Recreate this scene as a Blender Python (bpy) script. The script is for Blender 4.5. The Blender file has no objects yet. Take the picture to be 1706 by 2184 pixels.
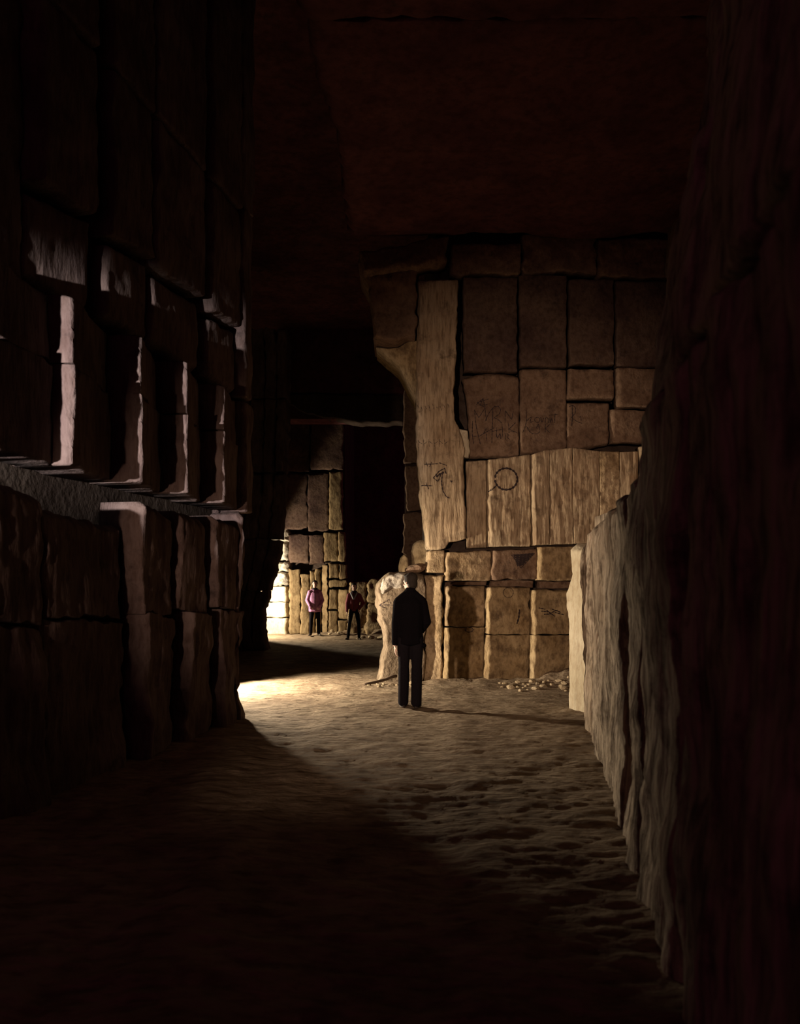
import bpy, bmesh, math, random
import numpy as np
from mathutils import Vector, Matrix
from mathutils.bvhtree import BVHTree

random.seed(7)
S = bpy.context.scene
COL = S.collection
PI = math.pi

# ------------------------------------------------------------------ camera
CAMH, FPX, CX, HY = 1.57, 1700.0, 853.0, 1254.0
cd = bpy.data.cameras.new('camera')
cam = bpy.data.objects.new('camera', cd); COL.objects.link(cam)
cam.location = (0, 0, CAMH); cam.rotation_euler = (PI / 2, 0, 0)
cd.sensor_fit = 'HORIZONTAL'; cd.sensor_width = 36.0
cd.lens = 36.0 * FPX / 1706.0
cd.shift_y = (HY - 1092.0) / 1706.0
cd.clip_start = 0.02; cd.clip_end = 200
cd.dof.use_dof = True; cd.dof.focus_distance = 13.0; cd.dof.aperture_fstop = 2.6
S.camera = cam

# ------------------------------------------------------------------ world, exposure
w = bpy.data.worlds.new('world'); S.world = w; w.use_nodes = True
bgn = w.node_tree.nodes['Background']
bgn.inputs['Color'].default_value = (1.0, 0.24, 0.46, 1)
bgn.inputs['Strength'].default_value = 0.16
S.view_settings.view_transform = 'Standard'; S.view_settings.look = 'None'
S.view_settings.gamma = 1.0; S.view_settings.exposure = 0.0
S.view_settings.use_curve_mapping = False

# ------------------------------------------------------------------ lamps of the place, plus one added edge light
def spot(name, loc, target, power, size_deg, blend, radius, color):
    l = bpy.data.lights.new(name, 'SPOT')
    l.energy = power; l.spot_size = math.radians(size_deg); l.spot_blend = blend
    l.shadow_soft_size = radius; l.color = color
    o = bpy.data.objects.new(name, l); COL.objects.link(o)
    o.location = loc
    o.rotation_euler = (Vector(target) - Vector(loc)).to_track_quat('-Z', 'Y').to_euler()
    return o
spot('hand_lamp_side_gallery', (-3.22, 12.45, 1.00), (1.70, 11.55, -0.85), 1950, 122, 0.5, 0.08, (1.0, 0.85, 0.63))
spot('hand_lamp_far_gallery', (-5.2, 25.35, 1.3), (0.0, 26.45, 0.6), 1300, 140, 0.14, 0.08, (1.0, 0.86, 0.62))
spot('hand_lamp_near_entrance', (-3.05, -0.6, 1.47), (1.75, 13.3, 2.5), 3500, 36, 1.0, 0.08, (1.0, 0.72, 0.52))

spot('added_edge_light_left_wall', (-4.12, -2.2, 2.3), (-2.72, 7.0, 3.15), 16000, 17, 1.0, 0.05, (1.0, 0.98, 0.94))  # added light with no visible source, brightens the left wall's block edges

# ------------------------------------------------------------------ noise (vectorised)
def _h(ix, iy, iz, seed):
    n = (ix * 374761393 + iy * 668265263 + iz * 2147483647 // 7 + seed * 974634777) & 0xffffffff
    n = ((n ^ (n >> 13)) * 1274126177) & 0xffffffff
    n = ((n ^ (n >> 15)) * 2246822519) & 0xffffffff
    return ((n ^ (n >> 16)) & 0xffffff) / 8388607.5 - 1.0
def vn(x, y, z=0.0, seed=0):
    x, y, z = np.broadcast_arrays(np.asarray(x, float), np.asarray(y, float), np.asarray(z, float))
    fx, fy, fz = np.floor(x), np.floor(y), np.floor(z)
    ix, iy, iz = fx.astype(np.int64), fy.astype(np.int64), fz.astype(np.int64)
    a, b, c = x - fx, y - fy, z - fz
    a = a * a * (3 - 2 * a); b = b * b * (3 - 2 * b); c = c * c * (3 - 2 * c)
    r = 0
    for dx in (0, 1):
        for dy in (0, 1):
            for dz in (0, 1):
                wgt = (a if dx else 1 - a) * (b if dy else 1 - b) * (c if dz else 1 - c)
                r = r + wgt * _h(ix + dx, iy + dy, iz + dz, seed)
    return r
def fbm(x, y, z=0.0, seed=0, oct=4, lac=2.03, gain=0.5):
    r, a, f = 0, 1.0, 1.0
    for k in range(oct):
        r = r + a * vn(np.asarray(x) * f, np.asarray(y) * f, np.asarray(z) * f, seed + k * 17)
        a *= gain; f *= lac
    return r

# ------------------------------------------------------------------ materials
ALB = 0.62
def stone_mat(name, c1, c2, dark, bump=0.35, stretch=(1, 1, 1), pits=0.5, fine=22, rough=0.95, dist=0.03, soot=0.35):
    """quarried marl: two tones, soot stains, pick strokes as bump"""
    c1, c2, dark = [tuple(v * ALB for v in c) for c in (c1, c2, dark)]
    m = bpy.data.materials.new(name); m.use_nodes = True
    nt = m.node_tree; N = nt.nodes; L = nt.links
    bs = N['Principled BSDF']; bs.inputs['Roughness'].default_value = rough
    bs.inputs['Specular IOR Level'].default_value = 0.08
    geo = N.new('ShaderNodeNewGeometry')
    mp = N.new('ShaderNodeMapping'); mp.inputs['Scale'].default_value = stretch
    L.new(geo.outputs['Position'], mp.inputs['Vector'])
    n1 = N.new('ShaderNodeTexNoise'); n1.inputs['Scale'].default_value = 1.7; n1.inputs['Detail'].default_value = 8
    L.new(geo.outputs['Position'], n1.inputs['Vector'])
    r1 = N.new('ShaderNodeValToRGB'); r1.color_ramp.elements[0].position = 0.36; r1.color_ramp.elements[1].position = 0.66
    r1.color_ramp.elements[0].color = (*c1, 1); r1.color_ramp.elements[1].color = (*c2, 1)
    L.new(n1.outputs['Fac'], r1.inputs['Fac'])
    n2 = N.new('ShaderNodeTexNoise'); n2.inputs['Scale'].default_value = fine; n2.inputs['Detail'].default_value = 6
    n2.inputs['Roughness'].default_value = 0.62
    L.new(mp.outputs['Vector'], n2.inputs['Vector'])
    r2 = N.new('ShaderNodeValToRGB'); r2.color_ramp.elements[0].position = 0.34; r2.color_ramp.elements[1].position = 0.56
    k = 1 - soot
    r2.color_ramp.elements[0].color = (k, k * .93, k * .88, 1); r2.color_ramp.elements[1].color = (1, 1, 1, 1)
    L.new(n2.outputs['Fac'], r2.inputs['Fac'])
    mx = N.new('ShaderNodeMixRGB'); mx.blend_type = 'MULTIPLY'; mx.inputs['Fac'].default_value = 1
    L.new(r1.outputs['Color'], mx.inputs['Color1']); L.new(r2.outputs['Color'], mx.inputs['Color2'])
    n3 = N.new('ShaderNodeTexNoise'); n3.inputs['Scale'].default_value = 4.2; n3.inputs['Detail'].default_value = 9
    n3.inputs['Roughness'].default_value = 0.7
    L.new(geo.outputs['Position'], n3.inputs['Vector'])
    r3 = N.new('ShaderNodeValToRGB'); r3.color_ramp.elements[0].position = 0.60 - 0.12 * pits; r3.color_ramp.elements[1].position = 0.74 - 0.08 * pits
    r3.color_ramp.elements[0].color = (0, 0, 0, 1); r3.color_ramp.elements[1].color = (0.8, 0.8, 0.8, 1)
    L.new(n3.outputs['Fac'], r3.inputs['Fac'])
    mx2 = N.new('ShaderNodeMixRGB'); mx2.inputs['Color2'].default_value = (*dark, 1)
    L.new(r3.outputs['Color'], mx2.inputs['Fac']); L.new(mx.outputs['Color'], mx2.inputs['Color1'])
    L.new(mx2.outputs['Color'], bs.inputs['Base Color'])
    n4 = N.new('ShaderNodeTexNoise'); n4.inputs['Scale'].default_value = fine * 2.4; n4.inputs['Detail'].default_value = 4
    L.new(mp.outputs['Vector'], n4.inputs['Vector'])
    ad = N.new('ShaderNodeMath'); ad.operation = 'MULTIPLY_ADD'; ad.inputs[1].default_value = 0.4
    L.new(n4.outputs['Fac'], ad.inputs[0]); L.new(n2.outputs['Fac'], ad.inputs[2])
    bp = N.new('ShaderNodeBump'); bp.inputs['Strength'].default_value = bump; bp.inputs['Distance'].default_value = dist
    L.new(ad.outputs[0], bp.inputs['Height']); L.new(bp.outputs['Normal'], bs.inputs['Normal'])
    return m
def plain_mat(name, c, rough=0.85, bump=0.0, scale=60, spec=0.2):
    m = bpy.data.materials.new(name); m.use_nodes = True
    nt = m.node_tree; N = nt.nodes; L = nt.links; bs = N['Principled BSDF']
    bs.inputs['Roughness'].default_value = rough; bs.inputs['Specular IOR Level'].default_value = spec
    n = N.new('ShaderNodeTexNoise'); n.inputs['Scale'].default_value = scale; n.inputs['Detail'].default_value = 4
    geo = N.new('ShaderNodeTexCoord'); L.new(geo.outputs['Object'], n.inputs['Vector'])
    r = N.new('ShaderNodeValToRGB')
    r.color_ramp.elements[0].position = 0.3; r.color_ramp.elements[1].position = 0.7
    r.color_ramp.elements[0].color = (*[v * 0.75 for v in c], 1); r.color_ramp.elements[1].color = (*[min(1, v * 1.15) for v in c], 1)
    L.new(n.outputs['Fac'], r.inputs['Fac']); L.new(r.outputs['Color'], bs.inputs['Base Color'])
    if bump:
        b = N.new('ShaderNodeBump'); b.inputs['Strength'].default_value = bump; b.inputs['Distance'].default_value = 0.01
        L.new(n.outputs['Fac'], b.inputs['Height']); L.new(b.outputs['Normal'], bs.inputs['Normal'])
    return m
DK = (0.13, 0.085, 0.055)
M = dict(
    tooled=stone_mat('tooled_marl', (0.46, 0.32, 0.20), (0.62, 0.47, 0.31), DK, 0.9, (1, 1, 0.13), 0.5, 26, soot=0.5),
    worn=stone_mat('worn_marl', (0.42, 0.29, 0.16), (0.62, 0.46, 0.29), DK, 0.8, (1, 1, 0.7), 0.9, 14, soot=0.5),
    shade_dark=stone_mat('shaded_and_dark_marl', (0.20, 0.125, 0.085), (0.30, 0.195, 0.13), (0.05, 0.03, 0.025), 0.5, (1, 1, 0.8), 0.4, 14),  # shade of the upper courses put into the stone colour; also a dark slab
    shade_darker=stone_mat('deep_shade_toned_marl', (0.10, 0.06, 0.05), (0.17, 0.11, 0.08), (0.03, 0.02, 0.02), 0.5, (1, 1, 0.8), 0.4, 14),  # deeper shade of top course and upper far stones, put into the colour
    butt=stone_mat('buttress_marl', (0.21, 0.155, 0.105), (0.37, 0.28, 0.195), (0.09, 0.065, 0.045), 0.8, (1, 1, 0.7), 0.7, 15, soot=0.45),
    far=stone_mat('far_gallery_marl', (0.27, 0.185, 0.10), (0.40, 0.29, 0.16), (0.1, 0.065, 0.035), 0.7, (1, 1, 0.4), 0.7, 12, soot=0.4),
    pale=stone_mat('pale_marl', (0.66, 0.55, 0.38), (0.78, 0.67, 0.49), (0.26, 0.2, 0.14), 0.5, (1, 1, 0.5), 0.0, 16, soot=0.2),
    scarred=stone_mat('scarred_pale_marl', (0.60, 0.52, 0.42), (0.72, 0.64, 0.54), (0.12, 0.1, 0.1), 0.8, (1, 1, 1), 0.9, 11, soot=0.4),
    side=stone_mat('ribbed_marl', (0.50, 0.38, 0.27), (0.66, 0.52, 0.39), (0.09, 0.055, 0.035), 1.0, (1, 1, 0.12), 0.9, 16, soot=0.65, dist=.05),
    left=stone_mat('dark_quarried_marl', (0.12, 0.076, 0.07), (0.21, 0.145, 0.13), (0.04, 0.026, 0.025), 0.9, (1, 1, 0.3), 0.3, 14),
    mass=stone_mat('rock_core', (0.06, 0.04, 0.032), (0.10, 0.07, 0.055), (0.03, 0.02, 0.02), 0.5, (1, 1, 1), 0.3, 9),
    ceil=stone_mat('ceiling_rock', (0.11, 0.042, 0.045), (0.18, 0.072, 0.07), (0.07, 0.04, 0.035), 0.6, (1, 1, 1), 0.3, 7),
    gold=stone_mat('golden_marl', (0.42, 0.29, 0.155), (0.58, 0.43, 0.25), (0.12, 0.075, 0.045), 0.7, (1, 1, 0.6), 0.85, 12, soot=0.5),
    floor=stone_mat('trodden_floor_dust', (0.33, 0.235, 0.155), (0.50, 0.38, 0.26), (0.2, 0.13, 0.09), 1.0, (.55, 1.3, 1), 0.45, 9, dist=0.05, soot=0.45),
    rubble=stone_mat('rubble_marl', (0.5, 0.38, 0.24), (0.66, 0.53, 0.36), DK, 0.5, (1, 1, 1), 0.3, 20),
    char=plain_mat('charcoal_drawing', (0.035, 0.025, 0.025), 1.0, spec=0.0),
    skin=plain_mat('skin', (0.62, 0.42, 0.34), 0.6, scale=30),
    black=plain_mat('black_wool_cloth', (0.005, 0.004, 0.005), 1.0, 0.2, 90, 0.02),
    trous=plain_mat('dark_trouser_cloth', (0.009, 0.007, 0.009), 1.0, 0.2, 90, 0.05),
    pink=plain_mat('pink_anorak_cloth', (0.46, 0.20, 0.36), 0.8, 0.3, 14),
    red=plain_mat('dark_red_jacket_cloth', (0.22, 0.045, 0.06), 0.8, 0.3, 14),
    hair=plain_mat('dark_hair', (0.025, 0.018, 0.014), 0.8, 0.6, 50),
    scarf=plain_mat('black_scarf_wool', (0.02, 0.015, 0.02), 1.0, 0.4, 60),
    grey=plain_mat('light_grey_wool', (0.45, 0.47, 0.50), 0.9, 0.5, 60),
    shoe=plain_mat('dark_shoe_leather', (0.035, 0.025, 0.02), 0.5),
    sock=plain_mat('white_sock_cotton', (0.75, 0.72, 0.66), 0.9),
    eye=plain_mat('eye', (0.05, 0.04, 0.04), 0.3),
    lip=plain_mat('lips', (0.42, 0.18, 0.16), 0.6),
    wood=plain_mat('weathered_pole_wood', (0.09, 0.06, 0.04), 0.9, 0.5, 25),
)

# ------------------------------------------------------------------ object helpers
def link_mesh(name, verts, faces, mat, parent=None, loc=None, smooth=True):
    V = np.asarray(verts, float)
    if loc is None: loc = (V.min(0) + V.max(0)) / 2; loc[2] = V[:, 2].min()
    loc = np.asarray(loc, float)
    me = bpy.data.meshes.new(name)
    me.from_pydata((V - loc).tolist(), [], faces)
    if smooth: me.polygons.foreach_set('use_smooth', [True] * len(me.polygons))
    me.materials.append(mat); me.update()
    o = bpy.data.objects.new(name, me); COL.objects.link(o)
    if parent is not None:
        o.parent = parent
        o.location = Vector(loc) - Vector(parent['_base']) if '_base' in parent else Vector(loc) - parent.location
    else: o.location = loc
    return o
def root(name, label, cat, loc=(0, 0, 0), group=None, kind=None, rotz=0):
    o = bpy.data.objects.new(name, None); COL.objects.link(o)
    o.location = loc; o.rotation_euler = (0, 0, rotz); o.empty_display_size = 0.2
    o['label'] = label; o['category'] = cat
    if group: o['group'] = group
    if kind: o['kind'] = kind
    return o
def tag(o, label, cat, group=None, kind=None):
    o['label'] = label; o['category'] = cat
    if group: o['group'] = group
    if kind: o['kind'] = kind
    return o

class Plane:
    def __init__(s, O, U, V=(0, 0, 1)):
        s.O = np.array(O, float); s.U = np.array(U, float); s.U /= np.linalg.norm(s.U)
        s.V = np.array(V, float); s.V /= np.linalg.norm(s.V)
        s.N = np.cross(s.U, s.V)
    def pt(s, u, v, d):
        return s.O + np.multiply.outer(u, s.U) + np.multiply.outer(v, s.V) + np.multiply.outer(d, s.N)
    def px(s, x, y):
        r = np.array([(x - CX) / FPX, 1.0, (HY - y) / FPX]); c = np.array([0, 0, CAMH])
        t = (s.O - c).dot(s.N) / r.dot(s.N); p = c + t * r - s.O
        return (p.dot(s.U), p.dot(s.V))
def poly_at(P, n):
    P = np.array(P, float); d = np.r_[0, np.cumsum(np.linalg.norm(np.diff(P, axis=0), axis=1))]
    t = np.linspace(0, d[-1], n)
    return np.stack([np.interp(t, d, P[:, 0]), np.interp(t, d, P[:, 1])], -1)

def block(name, pl, Lp, Rp, Tp=None, Bp=None, dl=0, dr=0, dtop=0, ch=(.04, .012, .012, .012), cd=(.08, .02, .025, .02),
          thick=.3, seed=0, rough=.012, freq=3.0, stria=0, sfreq=30, wob=.012, res=.035, mat=None, parent=None, lean=0, px=True):
    """one carved stone: Coons patch in the wall plane, chipped edges, own relief and depth"""
    f = (lambda q: pl.px(*q)) if px else (lambda q: q)
    Lp = [f(q) for q in Lp]; Rp = [f(q) for q in Rp]
    Tp = [f(q) for q in Tp] if Tp else [Lp[0], Rp[0]]
    Bp = [f(q) for q in Bp] if Bp else [Lp[-1], Rp[-1]]
    W = max(abs(Rp[0][0] - Lp[0][0]), abs(Rp[-1][0] - Lp[-1][0])); H = max(abs(Lp[0][1] - Lp[-1][1]), .05)
    ns = int(min(90, max(6, W / res))); nt = int(min(110, max(6, H / res)))
    def samples(n, a, b, Lg):
        a = min(a / Lg, .3); b = min(b / Lg, .3)
        return np.r_[0, a * .35, a * .7, np.linspace(a, 1 - b, n), 1 - b * .7, 1 - b * .35, 1]
    s = samples(ns, ch[0], ch[1], W); t = samples(nt, ch[2], ch[3], H)
    ns, nt = len(s), len(t)
    def at(P, tt):
        P = np.array(P, float); d = np.r_[0, np.cumsum(np.linalg.norm(np.diff(P, axis=0), axis=1))]; d /= d[-1]
        return np.stack([np.interp(tt, d, P[:, 0]), np.interp(tt, d, P[:, 1])], -1)
    Lc, Rc, Tc, Bc = at(Lp, t), at(Rp, t), at(Tp, s), at(Bp, s)
    Sg, Tg = np.meshgrid(s, t)
    a = Sg[..., None]; b = Tg[..., None]
    P = (1 - a) * Lc[:, None] + a * Rc[:, None] + (1 - b) * Tc[None] + b * Bc[None] \
        - ((1 - a) * (1 - b) * Lc[0] + a * (1 - b) * Rc[0] + (1 - a) * b * Lc[-1] + a * b * Rc[-1])
    u, v = P[..., 0].copy(), P[..., 1].copy()
    el, er = Sg * W, (1 - Sg) * W; et, eb = Tg * H, (1 - Tg) * H
    fade = lambda e: np.exp(-e / .08)
    u += wob * (fade(el) * fbm(v * 7, seed, 0, 11, 3) + fade(er) * fbm(v * 7, seed + 5, 0, 12, 3))
    v += wob * (fade(et) * fbm(u * 5, seed + 9, 0, 13, 3) + fade(eb) * fbm(u * 5, seed + 13, 0, 14, 3))
    d = dl * (1 - Sg) + dr * Sg + dtop * (1 - Tg) + lean * (v - v.min())
    d = d + rough * fbm(u * freq, v * freq, seed, 21, 5)
    if stria:
        ww = .25 * vn(u * 2, v * 2, seed, 31)
        d = d + stria * fbm((u + ww * .15) * sfreq, v * sfreq * .11, seed, 33, 3, gain=.6)
    for e, c, q, k in ((el, ch[0], cd[0], 1), (er, ch[1], cd[1], 2), (et, ch[2], cd[2], 3), (eb, ch[3], cd[3], 4)):
        along = v if k < 3 else u
        cw = c * (1 + .45 * fbm(along * 6, seed, k, 41, 3)); cw = np.clip(cw, .004, None)
        d = d - q * np.clip(1 - e / cw, 0, 1) ** 1.2
    F = pl.pt(u, v, d)
    # skirt going back into the wall
    ring = [(0, j) for j in range(ns)] + [(i, ns - 1) for i in range(1, nt)] + [(nt - 1, j) for j in range(ns - 2, -1, -1)] + [(i, 0) for i in range(nt - 2, 0, -1)]
    ii = np.array([r[0] for r in ring]); jj = np.array([r[1] for r in ring])
    base = min(dl, dr) - thick
    back = pl.pt(u[ii, jj], v[ii, jj], np.full(len(ring), base) + lean * (v[ii, jj] - v.min()))
    verts = np.concatenate([F.reshape(-1, 3), back]); nf = ns * nt
    idx = np.arange(nf).reshape(nt, ns)
    q = np.stack([idx[:-1, :-1], idx[1:, :-1], idx[1:, 1:], idx[:-1, 1:]], -1).reshape(-1, 4)
    faces = q.tolist()
    rid = idx[ii, jj]; n = len(ring)
    for k in range(n):
        k2 = (k + 1) % n
        faces.append([int(rid[k]), int(rid[k2]), nf + k2, nf + k])
    faces.append([nf + k for k in range(n)])
    # orientation: front must face N
    p0, p1, p2 = F[0, 0], F[-1, 0], F[-1, -1]
    if np.dot(np.cross(p1 - p0, p2 - p0), pl.N) < 0: faces = [fc[::-1] for fc in faces]
    o = link_mesh(name, verts, faces, mat, parent)
    if parent is None: pass
    o['_s'] = 0; del o['_s']
    block.last = (verts, faces)
    return o

def prism(name, foot, z0, z1, mat, parent=None, label=None):
    n = len(foot)
    V = [(x, y, z0) for x, y in foot] + [(x, y, z1) for x, y in foot]
    Fc = [[i, (i + 1) % n, n + (i + 1) % n, n + i] for i in range(n)] + [list(range(n))[::-1], [n + i for i in range(n)]]
    area = sum(foot[i][0] * foot[(i + 1) % n][1] - foot[(i + 1) % n][0] * foot[i][1] for i in range(n))
    if area < 0: Fc = [f[::-1] for f in Fc]
    return link_mesh(name, V, Fc, mat, parent, smooth=False)
def wall_root(name, label, foot, z0, z1, mat=None, cat='wall'):
    o = prism(name, foot, z0, z1, mat or M['mass'])
    return tag(o, label, cat, kind='structure')

# ------------------------------------------------------------------ floor
def floor_h(x, y):
    x = np.asarray(x, float); y = np.asarray(y, float)
    h = .014 * fbm(x * .7, y * .9, 0, 3, 3) + .011 * fbm(x * 3.2, y * 5.0, 0, 5, 4) + .008 * fbm(x * 6, y * 15, 0, 6, 4)
    # wheel ruts curving into the side gallery
    cxr = -.55 + .03 * (y - 4) - .012 * np.clip(y - 9, 0, 9) ** 2
    for off in (-.75, .75):
        h -= .012 * np.exp(-((x - cxr - off) / .16) ** 2) * np.clip((16 - y) / 4, 0, 1)
        h += .007 * np.exp(-((x - cxr - off - .3) / .14) ** 2) * np.clip((16 - y) / 4, 0, 1)
    # heaps of dust against the walls
    h += .20 * np.exp(-np.clip(13.15 - y, 0, 9) / .35) * np.clip((x - 2.0) / .9, 0, 1) * (1 + .5 * fbm(x * 4, y * 4, 0, 9, 3))
    h += .06 * np.exp(-np.clip(13.2 - y, 0, 9) / .3) * np.clip((x - .3) / .6, 0, 1) * (1 + .6 * fbm(x * 5, y * 5, 0, 8, 3))
    h += .16 * np.exp(-((y - 26.3) / .9) ** 2) * np.clip((x + 3.2) / 1.2, 0, 1) * np.clip(1.5 - x, 0, 1) * (1 + .7 * fbm(x * 3, y * 3, 0, 10, 3))
    h += .03 * np.exp(-(((x + 2.1 - (9.6 - y) * .2) / .35) ** 2)) * np.clip((10.3 - y) / 1, 0, 1)
    return h
def build_floor():
    ny, nx = 520, 260
    ys = np.concatenate([np.linspace(-6, 1.5, 16), 1.5 * (40 / 1.5) ** np.linspace(0, 1, ny)[1:]])
    ts = np.linspace(-1, 1, nx)
    V = []
    X = np.zeros((len(ys), nx)); Y = np.zeros_like(X)
    for i, y in enumerate(ys):
        hw = np.clip(.62 * max(y, 2.5), 0, 9)
        xs = ts * hw
        xs[0] = -14; xs[-1] = 9
        X[i] = xs; Y[i] = y
    Z = floor_h(X, Y)
    V = np.stack([X, Y, Z], -1).reshape(-1, 3)
    idx = np.arange(V.shape[0]).reshape(len(ys), nx)
    q = np.stack([idx[:-1, :-1], idx[:-1, 1:], idx[1:, 1:], idx[1:, :-1]], -1).reshape(-1, 4)
    o = link_mesh('floor', V, q.tolist(), M['floor'], loc=(0, 0, 0))
    tag(o, 'trodden dusty quarry floor with ruts and footmarks', 'floor', kind='structure')
build_floor()

# ------------------------------------------------------------------ ceiling
def rough_sheet(name, pl, u0, u1, v0, v1, res, amp, freq, seed, mat, parent=None):
    u = np.arange(u0, u1 + res, res); v = np.arange(v0, v1 + res, res)
    Ug, Vg = np.meshgrid(u, v)
    d = amp * fbm(Ug * freq, Vg * freq, seed, 51, 5)
    P = pl.pt(Ug, Vg, d).reshape(-1, 3); idx = np.arange(len(P)).reshape(Ug.shape)
    q = np.stack([idx[:-1, :-1], idx[:-1, 1:], idx[1:, 1:], idx[1:, :-1]], -1).reshape(-1, 4)
    return link_mesh(name, P, q.tolist(), mat, parent, loc=tuple(P[0]))
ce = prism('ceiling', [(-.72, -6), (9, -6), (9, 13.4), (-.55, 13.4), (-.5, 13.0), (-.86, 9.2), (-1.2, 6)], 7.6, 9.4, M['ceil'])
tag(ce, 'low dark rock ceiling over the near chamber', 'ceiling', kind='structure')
cs = Plane((0, 0, 7.42), (1, 0, 0), (0, -1, 0))
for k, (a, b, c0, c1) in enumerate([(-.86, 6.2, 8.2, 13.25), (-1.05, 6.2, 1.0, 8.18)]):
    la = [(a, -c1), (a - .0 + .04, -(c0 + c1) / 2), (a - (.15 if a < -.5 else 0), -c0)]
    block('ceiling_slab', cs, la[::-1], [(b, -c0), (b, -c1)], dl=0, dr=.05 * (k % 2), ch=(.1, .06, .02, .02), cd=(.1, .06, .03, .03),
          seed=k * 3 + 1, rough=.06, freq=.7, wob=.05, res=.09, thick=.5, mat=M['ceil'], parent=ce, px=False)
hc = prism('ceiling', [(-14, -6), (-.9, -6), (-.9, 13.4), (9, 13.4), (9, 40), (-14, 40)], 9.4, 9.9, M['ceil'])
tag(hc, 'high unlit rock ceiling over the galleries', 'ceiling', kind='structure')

# ------------------------------------------------------------------ centre wall (the lit, carved pillar)
CW = Plane((0, 13.3, 0), (1, 0, 0))
cw = wall_root('wall_centre', 'lit central pillar wall carved in courses with charcoal writing', [(.62, 13.62), (7.5, 13.62), (7.5, 22), (.62, 22)], -.1, 9.4)
sd = [0]
def cb(Lp, Rp, m, **k):
    sd[0] += 1
    k.setdefault('seed', sd[0] * 1.37)
    return block('stone_block', CW, Lp, Rp, mat=M[m], parent=cw, **k)
surf = {}
# top course, almost unlit
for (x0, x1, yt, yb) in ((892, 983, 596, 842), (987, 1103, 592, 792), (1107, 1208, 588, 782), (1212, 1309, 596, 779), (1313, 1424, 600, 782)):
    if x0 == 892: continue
    cb([(x0, yt), (x0 + 2, yb)], [(x1, yt), (x1, yb)], 'shade_darker', dl=.03, dr=.0, rough=.02, cd=(.04, .01, .02, .03), ch=(.02, .01, .01, .015))
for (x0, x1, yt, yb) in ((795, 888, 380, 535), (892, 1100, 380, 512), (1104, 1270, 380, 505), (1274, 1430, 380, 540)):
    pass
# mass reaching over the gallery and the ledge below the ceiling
cb([(763, 548), (782, 600), (792, 660), (797, 720)], [(890, 520), (889, 722)], 'shade_dark', Bp=[(797, 720), (825, 727), (850, 730), (870, 720), (889, 722)],
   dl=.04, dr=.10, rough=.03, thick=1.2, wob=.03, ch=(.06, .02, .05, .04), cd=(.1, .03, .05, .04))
cb([(764, 546), (782, 596)], [(958, 508), (946, 566)], 'shade_dark', Bp=[(782, 596), (830, 588), (890, 584), (946, 566)], dl=.16, dr=.2, dtop=-.06, rough=.03, wob=.04, ch=(.04, .1, .03, .06), cd=(.08, .1, .03, .1))
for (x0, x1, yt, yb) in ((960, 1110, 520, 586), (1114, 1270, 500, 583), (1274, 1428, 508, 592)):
    cb([(x0, yt), (x0, yb)], [(x1, yt), (x1, yb)], 'shade_dark', dl=.02, dr=.0, rough=.04, wob=.03)
cb([(800, 724), (822, 744), (850, 768), (866, 800), (886, 842)], [(889, 724), (889, 842)], 'gold', Tp=[(800, 724), (826, 729), (850, 732), (868, 723), (889, 724)],
   dl=-.42, dr=-.06, rough=.012, thick=.8, ch=(.02, .02, .02, .02), cd=(.02, .02, .02, .02))
# tall proud rib at the left
rib = cb([(888, 598), (888, 720), (886, 830), (888, 910), (891, 1000), (897, 1070), (902, 1110), (910, 1172)],
   [(975, 598), (972, 780), (968, 840), (970, 905), (985, 932), (991, 975), (988, 1020), (992, 1090), (993, 1160)], 'tooled',
   Bp=[(910, 1172), (950, 1171), (957, 1160), (993, 1150)],
   dl=.03, dr=.09, rough=.012, stria=.007, sfreq=26, ch=(.05, .02, .05, .01), cd=(.14, .04, .05, .03), res=.022, wob=.014, thick=.5)
surf['rib'] = block.last
# second course: recessed, shade put into its colour, with the charcoal names
surf['c2a'] = (cb([(986, 806), (996, 850), (1000, 920), (1001, 976)], [(1108, 800), (1108, 974)], 'shade_dark', Tp=[(986, 806), (1020, 796), (1060, 792), (1108, 800)],
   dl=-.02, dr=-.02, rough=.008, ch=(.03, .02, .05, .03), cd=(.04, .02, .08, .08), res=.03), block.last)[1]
surf['c2b'] = (cb([(1110, 787), (1109, 971)], [(1208, 787), (1208, 962)], 'shade_dark', dl=.03, dr=-.02, rough=.008, ch=(.035, .02, .02, .03), cd=(.06, .02, .05, .08), res=.03), block.last)[1]
surf['c2c'] = (cb([(1210, 857), (1210, 962)], [(1299, 857), (1299, 948)], 'shade_dark', dl=.02, dr=-.02, rough=.008, ch=(.03, .02, .03, .03), cd=(.05, .02, .05, .08), res=.03), block.last)[1]
cb([(1212, 787), (1208, 852)], [(1309, 787), (1309, 850)], 'shade_dark', dl=.05, dr=.0, ch=(.03, .02, .02, .04), cd=(.05, .02, .05, .07))
cb([(1312, 785), (1315, 870)], [(1416, 788), (1412, 872)], 'shade_dark', dl=.08, dr=.03, ch=(.045, .02, .02, .04), cd=(.09, .02, .05, .07))
cb([(1302, 872), (1302, 946)], [(1392, 876), (1386, 944)], 'shade_dark', dl=.04, dr=.0)
# broken pale scar between rib and course two
cb([(966, 912), (976, 945), (988, 975)], [(999, 918), (1001, 974)], 'pale', dl=.07, dr=.0, ch=(.05, .02, .03, .03), cd=(.08, .02, .04, .03), rough=.03, wob=.03)
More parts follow.
